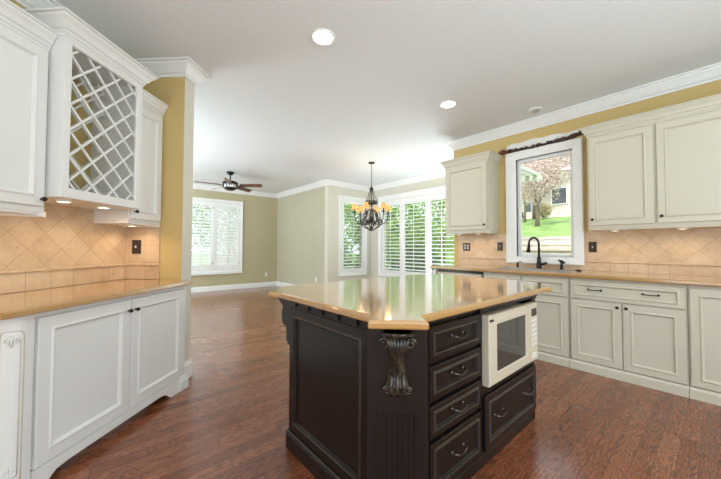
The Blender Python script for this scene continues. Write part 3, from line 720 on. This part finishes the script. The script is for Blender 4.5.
# drawers (face -Y)
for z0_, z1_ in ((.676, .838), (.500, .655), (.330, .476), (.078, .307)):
    dr = T.p('drawer_front', panel(MB(), 1.157, 1.615, z0_, z1_, Y0, fr=.028), ['espresso', 'espresso_worn_highlight'])
    T.sub('drawer_pull', pull(1.386, (z0_+z1_)/2+.01, Y0+.004, .10, .014), 'pewter', dr)
dr = T.p('drawer_front', panel(MB(), 1.642, 2.360, .080, .380, Y0-.012, fr=.040, th=.03), ['espresso', 'espresso_worn_highlight'])
for q in (1.80, 2.20): T.sub('drawer_pull', pull(q, .245, Y0-.008, .10, .014), 'pewter', dr)
T.p('drawer_stile', MB().box(1.115, 1.154, Y0+.006, Y0+.03, 0, .884), 'espresso')
T.p('base_moulding', MB().sweep([(1.10, Y0+.012), (X1+.0, Y0+.012), (X1, Y1)], [(-.012, 0), (.010, 0), (.010, .055), (.004, .066), (-.012, .066)]), 'espresso')
T.p('microwave_shelf', MB().box(1.634, X1-.022, Y0+.003, 1.40, .384, .434), 'espresso')
# island countertop
ip = [(.866, 1.75), (.866, .945), (.800, .880), (.965, .718), (1.030, .795), (2.43, .795), (2.485, .775), (2.60, .815), (2.755, .962), (2.79, 1.10), (2.79, 1.95), (2.72, 2.065), (1.07, 2.065), (1.005, 2.03), (.828, 1.852)]
single('island_countertop', 'honey-toned glossy countertop with clipped corners on the dark island', 'countertop',
       MB().poly([Vector(p) for p in ip], [(.012, .8845), (.004, .887), (.0, .893), (0, .908), (.003, .915), (.010, .9205)]), 'counter_gold', WORLD, (1.8, 1.4, .8845))
# microwave
T = Thing('microwave', 'cream built-in microwave oven with dark window in the island side', 'microwave', WORLD, (1.99, 1.1, .435))
mx0, mx1, mz0, mz1, my = 1.648, 2.335, .4345, .825, .820
T.p('case', MB().box(mx0+.01, mx1-.02, my+.045, 1.30, mz0, mz1-.02), 'microwave_cream')
dw = 2.205
mb = MB(); a, b, c_, d = mx0+.09, dw-.055, mz0+.062, mz1-.062
def R4(x0, x1, z0, z1, v): return [(x0, v, z0), (x1, v, z0), (x1, v, z1), (x0, v, z1)]
mb.loft([R4(mx0, dw, mz0, mz1, my+.045), R4(mx0, dw, mz0, mz1, my+.008), R4(mx0+.008, dw, mz0+.008, mz1-.006, my), R4(a-.006, b+.006, c_-.006, d+.006, my), R4(a, b, c_, d, my+.010)], True, False)
dr = T.p('door', mb, 'microwave_cream')
T.sub('door_window', MB().box(a-.001, b+.001, my+.009, my+.013, c_-.001, d+.001), 'microwave_glass', dr)
T.sub('latch', MB().box(mx0+.004, mx0+.04, my-.004, my+.002, mz1-.034, mz1-.022), 'display_black', dr)
cpn = T.p('control_panel', MB().rect(dw+.002, mx1, mz0, mz1, [(0, my+.045), (0, my+.008), (.006, my)]), 'microwave_cream')
T.sub('display', MB().box(dw+.025, mx1-.022, my-.002, my+.004, mz1-.085, mz1-.035), 'display_black', cpn)
mb = MB()
for i in range(6):
    for j in range(3): mb.rect(dw+.025+j*.030, dw+.048+j*.030, mz1-.125-i*.032, mz1-.105-i*.032, [(0, my+.001), (.002, my-.0015)])
T.sub('button_pad', mb, 'plastic_white', cpn)
T.sub('open_button', MB().rect(dw+.03, mx1-.03, mz0+.025, mz0+.06, [(0, my+.001), (.002, my-.004)]), 'plastic_white', cpn)

# ------------------------------------------------------------------ ceiling things
def can(label, x, y, e, r=.100):
    T = Thing('recessed_light', label, 'light', WORLD, (x, y, H), 'recessed ceiling lights')
    T.p('trim_ring', MB().lathe([(r+.0, -.001), (r, -.008), (r-.010, -.010), (r-.022, -.004), (r-.024, -.001)], (x, y, H), 32, cap=False), 'trim_white')
    T.p('lens', MB().lathe([(r-.022, -.002), (r-.03, -.005), (.002, -.006)], (x, y, H), 32), 'lamp_emit')
    l = bpy.data.lights.new('can_lamp', 'AREA'); l.shape = 'DISK'; l.size = .15; l.energy = e; l.color = (1, .95, .88)
    o = bpy.data.objects.new('can_lamp', l); C.objects.link(o); o.parent = T.e; o.location = (0, 0, -.012)
CE = 3.5
can('glowing recessed ceiling light nearest the camera above the island', 1.33, 2.0, CE)
can('glowing recessed ceiling light farther off, above the island right end', 3.06, 2.0, CE)
for k, (x, y) in enumerate(((1.33, -.3), (1.33, -1.8), (-.6, -.6))): can('added unseen ceiling fill light behind the camera', x, y, CE)  # unseen extra cans, added to fill the room with light
T = Thing('smoke_detector', 'round white smoke detector on the ceiling near the crown', 'smoke detector', WORLD, (3.945, 1.38, H))
T.p('housing', MB().lathe([(.075, -.001), (.075, -.012), (.066, -.020), (.05, -.022)], (3.945, 1.38, H), 28), 'plastic_white')
T.p('grille', MB().lathe([(.045, -.022), (.042, -.030), (.02, -.032)], (3.945, 1.38, H), 20), 'toggle_grey')
# ---- chandelier
cx0, cy0 = 4.05, 4.366
T = Thing('chandelier', 'wrought iron six-arm chandelier with small amber shades over the nook', 'chandelier', WORLD, (cx0, cy0, H))
rt = Vector((math.sin(YAW), -math.cos(YAW), 0)); nr = Vector((-math.cos(YAW), -math.sin(YAW), 0))
def cp_(r_, a, z): a = math.radians(a); p = Vector((cx0, cy0, z))+(rt*math.cos(a)+nr*math.sin(a))*r_; return p
T.p('canopy', MB().lathe([(.065, 0), (.065, -.012), (.04, -.025), (.012, -.03)], (cx0, cy0, H-.001), 20), 'iron')
T.p('chain', MB().tube([(cx0, cy0, H-.02), (cx0, cy0, 2.40)], .006, 8), 'iron')
T.p('stem', MB().lathe([(.006, .84), (.030, .80), (.042, .785), (.036, .765), (.018, .75), (.008, .73), (.008, .50), (.022, .48), (.022, .46), (.008, .43), (.008, .25), (.03, .21), (.045, .17), (.03, .13), (.012, .11), (.012, .06), (.03, .03), (.012, 0), (.002, -.03)], (cx0, cy0, 1.56), 12), 'iron')
mb = MB()
for k in range(6): mb.tube([cp_(.03, k*60+10, 2.35), cp_(.045, k*60+10, 2.27), cp_(.075, k*60+10, 2.18), cp_(.115, k*60+10, 2.10)], .0045, 6)
T.p('crown_wires', mb, 'iron')
mb = MB().lathe([(.118, 2.105), (.124, 2.10), (.124, 2.055), (.118, 2.05), (.112, 2.055), (.112, 2.10)], (cx0, cy0, 0), 24, cap=False); T.p('crown_ring', mb, 'iron')
for k in range(6):
    a = 350+60*k
    if k == 0: pass
    pts = [cp_(.04, a, 1.72), cp_(.10, a, 1.66), cp_(.17, a, 1.645), cp_(.25, a, 1.67), cp_(.315, a, 1.74), cp_(.335, a, 1.83), cp_(.335, a, 1.88)]
    arm = T.p('arm', MB().tube(pts, [.009, .0095, .0095, .009, .0085, .008, .008], 8), 'iron')
    T.sub('bobeche', MB().lathe([(.012, 1.86), (.035, 1.872), (.036, 1.88), (.012, 1.884), (.012, 1.955), (.002, 1.96)], tuple(cp_(.335, a, 0)), 12), 'iron', arm)
    c_ = cp_(.335, a, 0)
    T.sub('lamp_shade', MB().lathe([(.062, 1.925), (.064, 1.927), (.040, 2.035), (.038, 2.035), (.058, 1.928)], tuple(c_), 14, cap=False), 'chandelier_shade', arm)
    T.sub('bulb', MB().lathe([(.006, 1.955), (.014, 1.975), (.010, 2.0), (.002, 2.015)], tuple(c_), 10), 'puck_emit', arm)
    if k % 2 == 0:
        l = bpy.data.lights.new('candle_lamp', 'POINT'); l.energy = 3; l.color = (1, .75, .45); l.shadow_soft_size = .03
        o = bpy.data.objects.new('candle_lamp', l); C.objects.link(o); o.parent = T.e; o.location = (c_.x-cx0, c_.y-cy0, 2.05-H)
mb = MB()
for k in range(6):
    a = 350+60*k+30
    # outer C scroll basket
    pts = [cp_(.10, a, 1.93)]
    for i in range(15):
        q = i/14; ang = math.radians(60-300*q*0-240*q); pts.append(cp_(.10+.075*math.cos(ang), a, 1.80+.105*math.sin(ang)))
    mb.tube(pts[1:], .0085, 6)
    mb.tube([cp_(.03, a, 1.95), cp_(.09, a, 1.90), cp_(.12, a, 1.80), cp_(.19, a, 1.74), cp_(.22, a, 1.66), cp_(.15, a, 1.60), cp_(.07, a, 1.56), cp_(.02, a, 1.53)], .009, 6)
    pts = []
    for i in range(14):
        q = i/13; r_ = .045*(1-q*.6); ang = math.radians(200-400*q); pts.append(cp_(.19+r_*math.cos(ang), a-30, 1.70+r_*math.sin(ang)))
    mb.tube(pts, .008, 6)
T.p('scrollwork', mb, 'iron')
# ---- ceiling fan
fx, fy = 2.23, 6.985
T = Thing('ceiling_fan', 'dark ceiling fan with brown wooden blades in the family room', 'ceiling fan', WORLD, (fx, fy, H))
T.p('canopy', MB().lathe([(.075, 0), (.075, -.03), (.05, -.06), (.018, -.07)], (fx, fy, H-.001), 20), 'fan_metal')
T.p('downrod', MB().tube([(fx, fy, H-.06), (fx, fy, H-.20)], .013, 10), 'fan_metal')
hz = H-.29
T.p('motor_housing', MB().lathe([(.02, .10), (.06, .095), (.14, .07), (.165, .045), (.165, .025), (.12, .02)], (fx, fy, hz), 28), 'fan_metal')
T.p('lower_housing', MB().lathe([(.11, -.055), (.125, -.065), (.115, -.095), (.07, -.12), (.01, -.125)], (fx, fy, hz), 28), 'fan_metal')
T.p('glass_band', MB().lathe([(.115, .02), (.118, -.055)], (fx, fy, hz), 28), 'milk_glass')
for k in range(4):
    mb = MB(); a = math.radians(45+90*k); ca, sa = math.cos(a), math.sin(a)
    mb.tube([(fx+ca*.155, fy+sa*.155, hz+.03), (fx+ca*.165, fy+sa*.165, hz-.02), (fx+ca*.125, fy+sa*.125, hz-.075)], .011, 8)
    T.p('strap', mb, 'fan_metal')
for k in range(5):
    a = math.radians(-72+72*k); d = rt*math.cos(a)+nr*math.sin(a); sd = Vector((-d.y, d.x, 0)); ctr = Vector((fx, fy, hz-.015))
    mb = MB(); loops = []
    for q, hw in ((.22, .045), (.26, .055), (.45, .062), (.60, .066), (.67, .062), (.70, .040)):
        p = ctr+d*q; tl = .022
        loops.append([p-sd*hw+Vector((0, 0, tl)), p+sd*hw+Vector((0, 0, -tl)), p+sd*hw+Vector((0, 0, .007-tl)), p-sd*hw+Vector((0, 0, tl+.007))])
    mb.loft(loops); bl = T.p('blade', mb, 'fan_wood')
    T.sub('blade_iron', MB().tube([ctr+d*.13, ctr+d*.19+Vector((0, 0, -.01)), ctr+d*.27+Vector((0, 0, -.004))], [.012, .010, .012], 6), 'fan_metal', bl)

# ------------------------------------------------------------------ outdoors
struct('ground_outside', MB().box(-25, 60, 9.4, 60, -.4, -.3), 'grass')
struct('ground_east', MB().box(6.1, 60, -25, 9.4, -.4, -.3), 'grass')
mb = MB().loft([[(x, -6, -.3), (x, y, -.3), (x, y, z), (x, -6, z)] for x, y, z in ((8.2, 4.6, .9), (10.1, 4.9, 1.44), (13, 6.2, 2.0), (18.5, 12, 2.85), (21, 22, 2.9), (40, 22, 3.0))])
struct('hillside', mb, 'grass')
for x0, x1, z0, z1, nm, lb in ((7.6, 8.3, -.3, 1.20, 'retaining_wall', 'lowest pale stone terrace wall outside the kitchen window'), (8.3, 9.1, -.3, 1.34, 'retaining_wall', 'middle pale stone terrace wall outside the kitchen window'), (9.1, 10.1, -.3, 1.50, 'retaining_wall', 'topmost pale stone terrace wall below the lawn')):
    mb = MB(); mb.box(x0, x1, -4, 4.5, z0, z1-.06); mb.box(x0-.04, x1, -4.05, 4.55, z1-.055, z1); single(nm, lb, 'wall', mb, 'pale_stone', WORLD, (x0, 2, z0))
# neighbour's house
T = Thing('house', 'beige two-storey house on the slope outside the kitchen window', 'house', WORLD, (21, 6.5, 2.9))
T.p('wall', MB().box(20, 27, -6, 6.75, 2.8, 7.2), 'house_stucco'); T.p('wing', MB().box(21.5, 27, 6.75, 15, 2.8, 6.0), 'house_stucco')
T.p('roof', MB().loft([[(19.4, y, 7.2), (27.6, y, 7.2), (23.5, y, 9.6)] for y in (-6.5, 7.2)]), 'roof_shingle'); T.p('wing_roof', MB().loft([[(20.9, y, 6.0), (27.6, y, 6.0), (24.2, y, 7.6)] for y in (6.76, 15.4)]), 'roof_shingle')
for x, ya, yb, za, zb_ in ((20, 5.45, 6.15, 3.75, 4.6), (20, 3.6, 4.4, 3.75, 4.6), (21.5, 7.4, 7.75, 3.35, 4.2), (21.5, 7.85, 8.2, 3.35, 4.2), (21.5, 9.2, 10.0, 3.35, 4.2)):
    f_ = T.p('window_frame', MB().box(x-.06, x+.02, ya-.06, yb+.06, za-.06, zb_+.06), 'trim_white'); T.sub('window_pane', MB().box(x-.08, x-.05, ya, yb, za, zb_), 'dark_window', f_)
mb = MB(); mb.box(18.6, 18.8, -6, 7.1, 2.7, 3.25); single('garden_wall', 'low pale garden wall in front of the beige house', 'wall', mb, 'pale_stone', WORLD, (18.7, 2, 2.7))
T = Thing('car', 'dark car parked left of the beige house', 'car', WORLD, (18.8, 8.3, 2.85))
mb = MB(); mb.loft([[(x, y, z) for y, z in ((7.5, 3.0), (7.55, 3.35), (7.9, 3.45), (8.15, 3.75), (8.8, 3.78), (9.2, 3.45), (9.7, 3.38), (9.75, 3.0))] for x in (18.2, 19.4)]); T.p('body', mb, 'car_paint')
for y in (7.95, 9.25): T.p('wheel', MB().lathe([(.2, -.1), (.26, -.08), (.26, .08), (.2, .1)], (18.15, y, 3.08), 16, 'x'), 'display_black')
T = Thing('patio_cover', 'pale green-grey slatted patio cover at the top of the kitchen window view', 'patio cover', WORLD, (7.2, 3.3, 2.8))
mb = MB()
for k in range(10): mb.box(6.3, 8.2, 2.78+k*.17, 2.87+k*.17, 2.96, 3.03)
T.p('slats', mb, 'patio_cover'); T.p('beam', MB().box(8.0, 8.14, 2.72, 4.9, 2.84, 2.96), 'patio_cover'); T.p('post', MB().box(8.01, 8.13, 4.72, 4.84, -.3, 2.84), 'patio_cover')
def leaves(n, ctr, rad, size, rng, shell=.35):
    vs, fs = [], []
    for i in range(n):
        while True:
            p = Vector((rng.uniform(-1, 1), rng.uniform(-1, 1), rng.uniform(-1, 1)))
            if shell < p.length < 1: break
        bump_ = .85+.2*math.sin(p.x*7+p.z*5)*math.cos(p.y*6)
        q = Vector((ctr[0]+p.x*rad[0]*bump_, ctr[1]+p.y*rad[1]*bump_, ctr[2]+p.z*rad[2]*bump_)); s_ = size*rng.uniform(.6, 1.3)
        a = Vector((rng.gauss(0, 1), rng.gauss(0, 1), rng.gauss(0, 1))).normalized(); b = a.orthogonal().normalized(); b = (Matrix.Rotation(rng.uniform(0, 6.28), 3, a) @ b); c_ = a.cross(b)
        k = len(vs); vs += [q-b*s_, q-c_*s_*.45, q+b*s_, q+c_*s_*.45]; fs.append((k, k+1, k+2, k+3))
    return vs, fs
def tree(name, label, x, y, z, h_, r_, leafmat, n, size, seed, trunk=.12, cz=.62, rz=.42, cat='tree', group=None, shell=.35):
    rng = random.Random(seed); T = Thing(name, label, cat, WORLD, (x, y, z), group)
    vs, fs = leaves(n, (0, 0, h_*cz), (r_, r_, h_*rz), size, rng, shell)
    me = bpy.data.meshes.new('foliage'); me.from_pydata([tuple(v_) for v_ in vs], [], fs); me.materials.append(MT[leafmat])
    o = bpy.data.objects.new('foliage', me); C.objects.link(o); o.parent = T.e
    mb = MB()
    mb.tube([(x, y, z-.1), (x+.03*h_, y, z+h_*.25), (x, y+.02*h_, z+h_*.5), (x, y, z+h_*.75)], [trunk, trunk*.8, trunk*.55, trunk*.2], 8)
    for k in range(6):
        a = rng.uniform(0, 6.28); zz = z+h_*rng.uniform(.25, .5)
        mb.tube([(x, y, zz), (x+math.cos(a)*r_*.35, y+math.sin(a)*r_*.35, zz+h_*.15), (x+math.cos(a)*r_*.7, y+math.sin(a)*r_*.7, zz+h_*.28)], [trunk*.45, trunk*.3, trunk*.1], 6)
    T.p('trunk', mb, 'bark')
tree('cherry_tree', 'pink blossoming tree behind the terrace outside the kitchen window', 13.6, 4.75, 2.1, 3.1, 1.15, 'leaf_blossom', 6500, .045, 3, .09, .66, .42, shell=.1)
tree('cherry_tree', 'pink blossoming tree by the right side of the kitchen window view', 13.2, 3.05, 2.05, 3.6, 1.0, 'leaf_blossom', 5000, .045, 4, .07, .70, .32, shell=.1)
tree('tree', 'tan budding tree at the left of the kitchen window view', 16.0, 6.15, 2.45, 3.4, 1.0, 'leaf_tan', 3600, .05, 5, .07, .58, .36, shell=.1)
tree('tree', 'tall blossoming tree high behind the beige house front', 18.2, 6.5, 2.8, 6.4, 2.0, 'leaf_blossom', 7000, .08, 6, .12, .72, .28, shell=.1)
tree('shrub', 'round clipped shrub in front of the beige house', 17.8, 5.9, 2.75, .9, .45, 'leaf_tan', 1500, .05, 8, .03, .5, .5, 'shrub', shell=.5)
k = 0
for x, y, h_, r_, mt, lb in ((8.6, 7.6, 4.2, 1.5, 'leaf_green', 'bright green leafy tree outside the nook windows, nearest'), (9.8, 10.2, 4.6, 1.9, 'leaf_green', 'bright green tree outside the nook corner'),
                         (10.5, 7.2, 5.0, 1.8, 'leaf_green', 'bright green tree behind the nearest nook tree'), (8.0, 10.6, 4.4, 1.6, 'leaf_green', 'leafy tree seen through the nook side window'),
                         (7.6, 6.2, 1.7, 1.0, 'leaf_dark', 'low dark shrub outside the middle nook shutter'), (7.9, 8.4, 1.6, 1.0, 'leaf_dark', 'low dark shrub outside the left nook shutter'), (7.2, 5.7, 1.9, .8, 'leaf_dark', 'low dark shrub outside the right nook shutter'), (6.7, 9.2, 1.6, .9, 'leaf_dark', 'low dark shrub outside the nook side window'),
                         (2.0, 14.0, 4.2, 1.8, 'leaf_green', 'green tree outside the family room window, left'), (4.6, 14.8, 4.4, 1.9, 'leaf_green', 'green tree outside the family room window, right')):
    k += 1; low = mt == 'leaf_dark'
    tree('shrub' if low else 'tree', lb, x, y, -.3, h_, r_, mt, 2600 if low else 4200, .05 if low else .075, 20+k, .04 if low else .10, .5 if low else .58, .48 if low else .46, 'shrub' if low else 'tree', shell=.3)
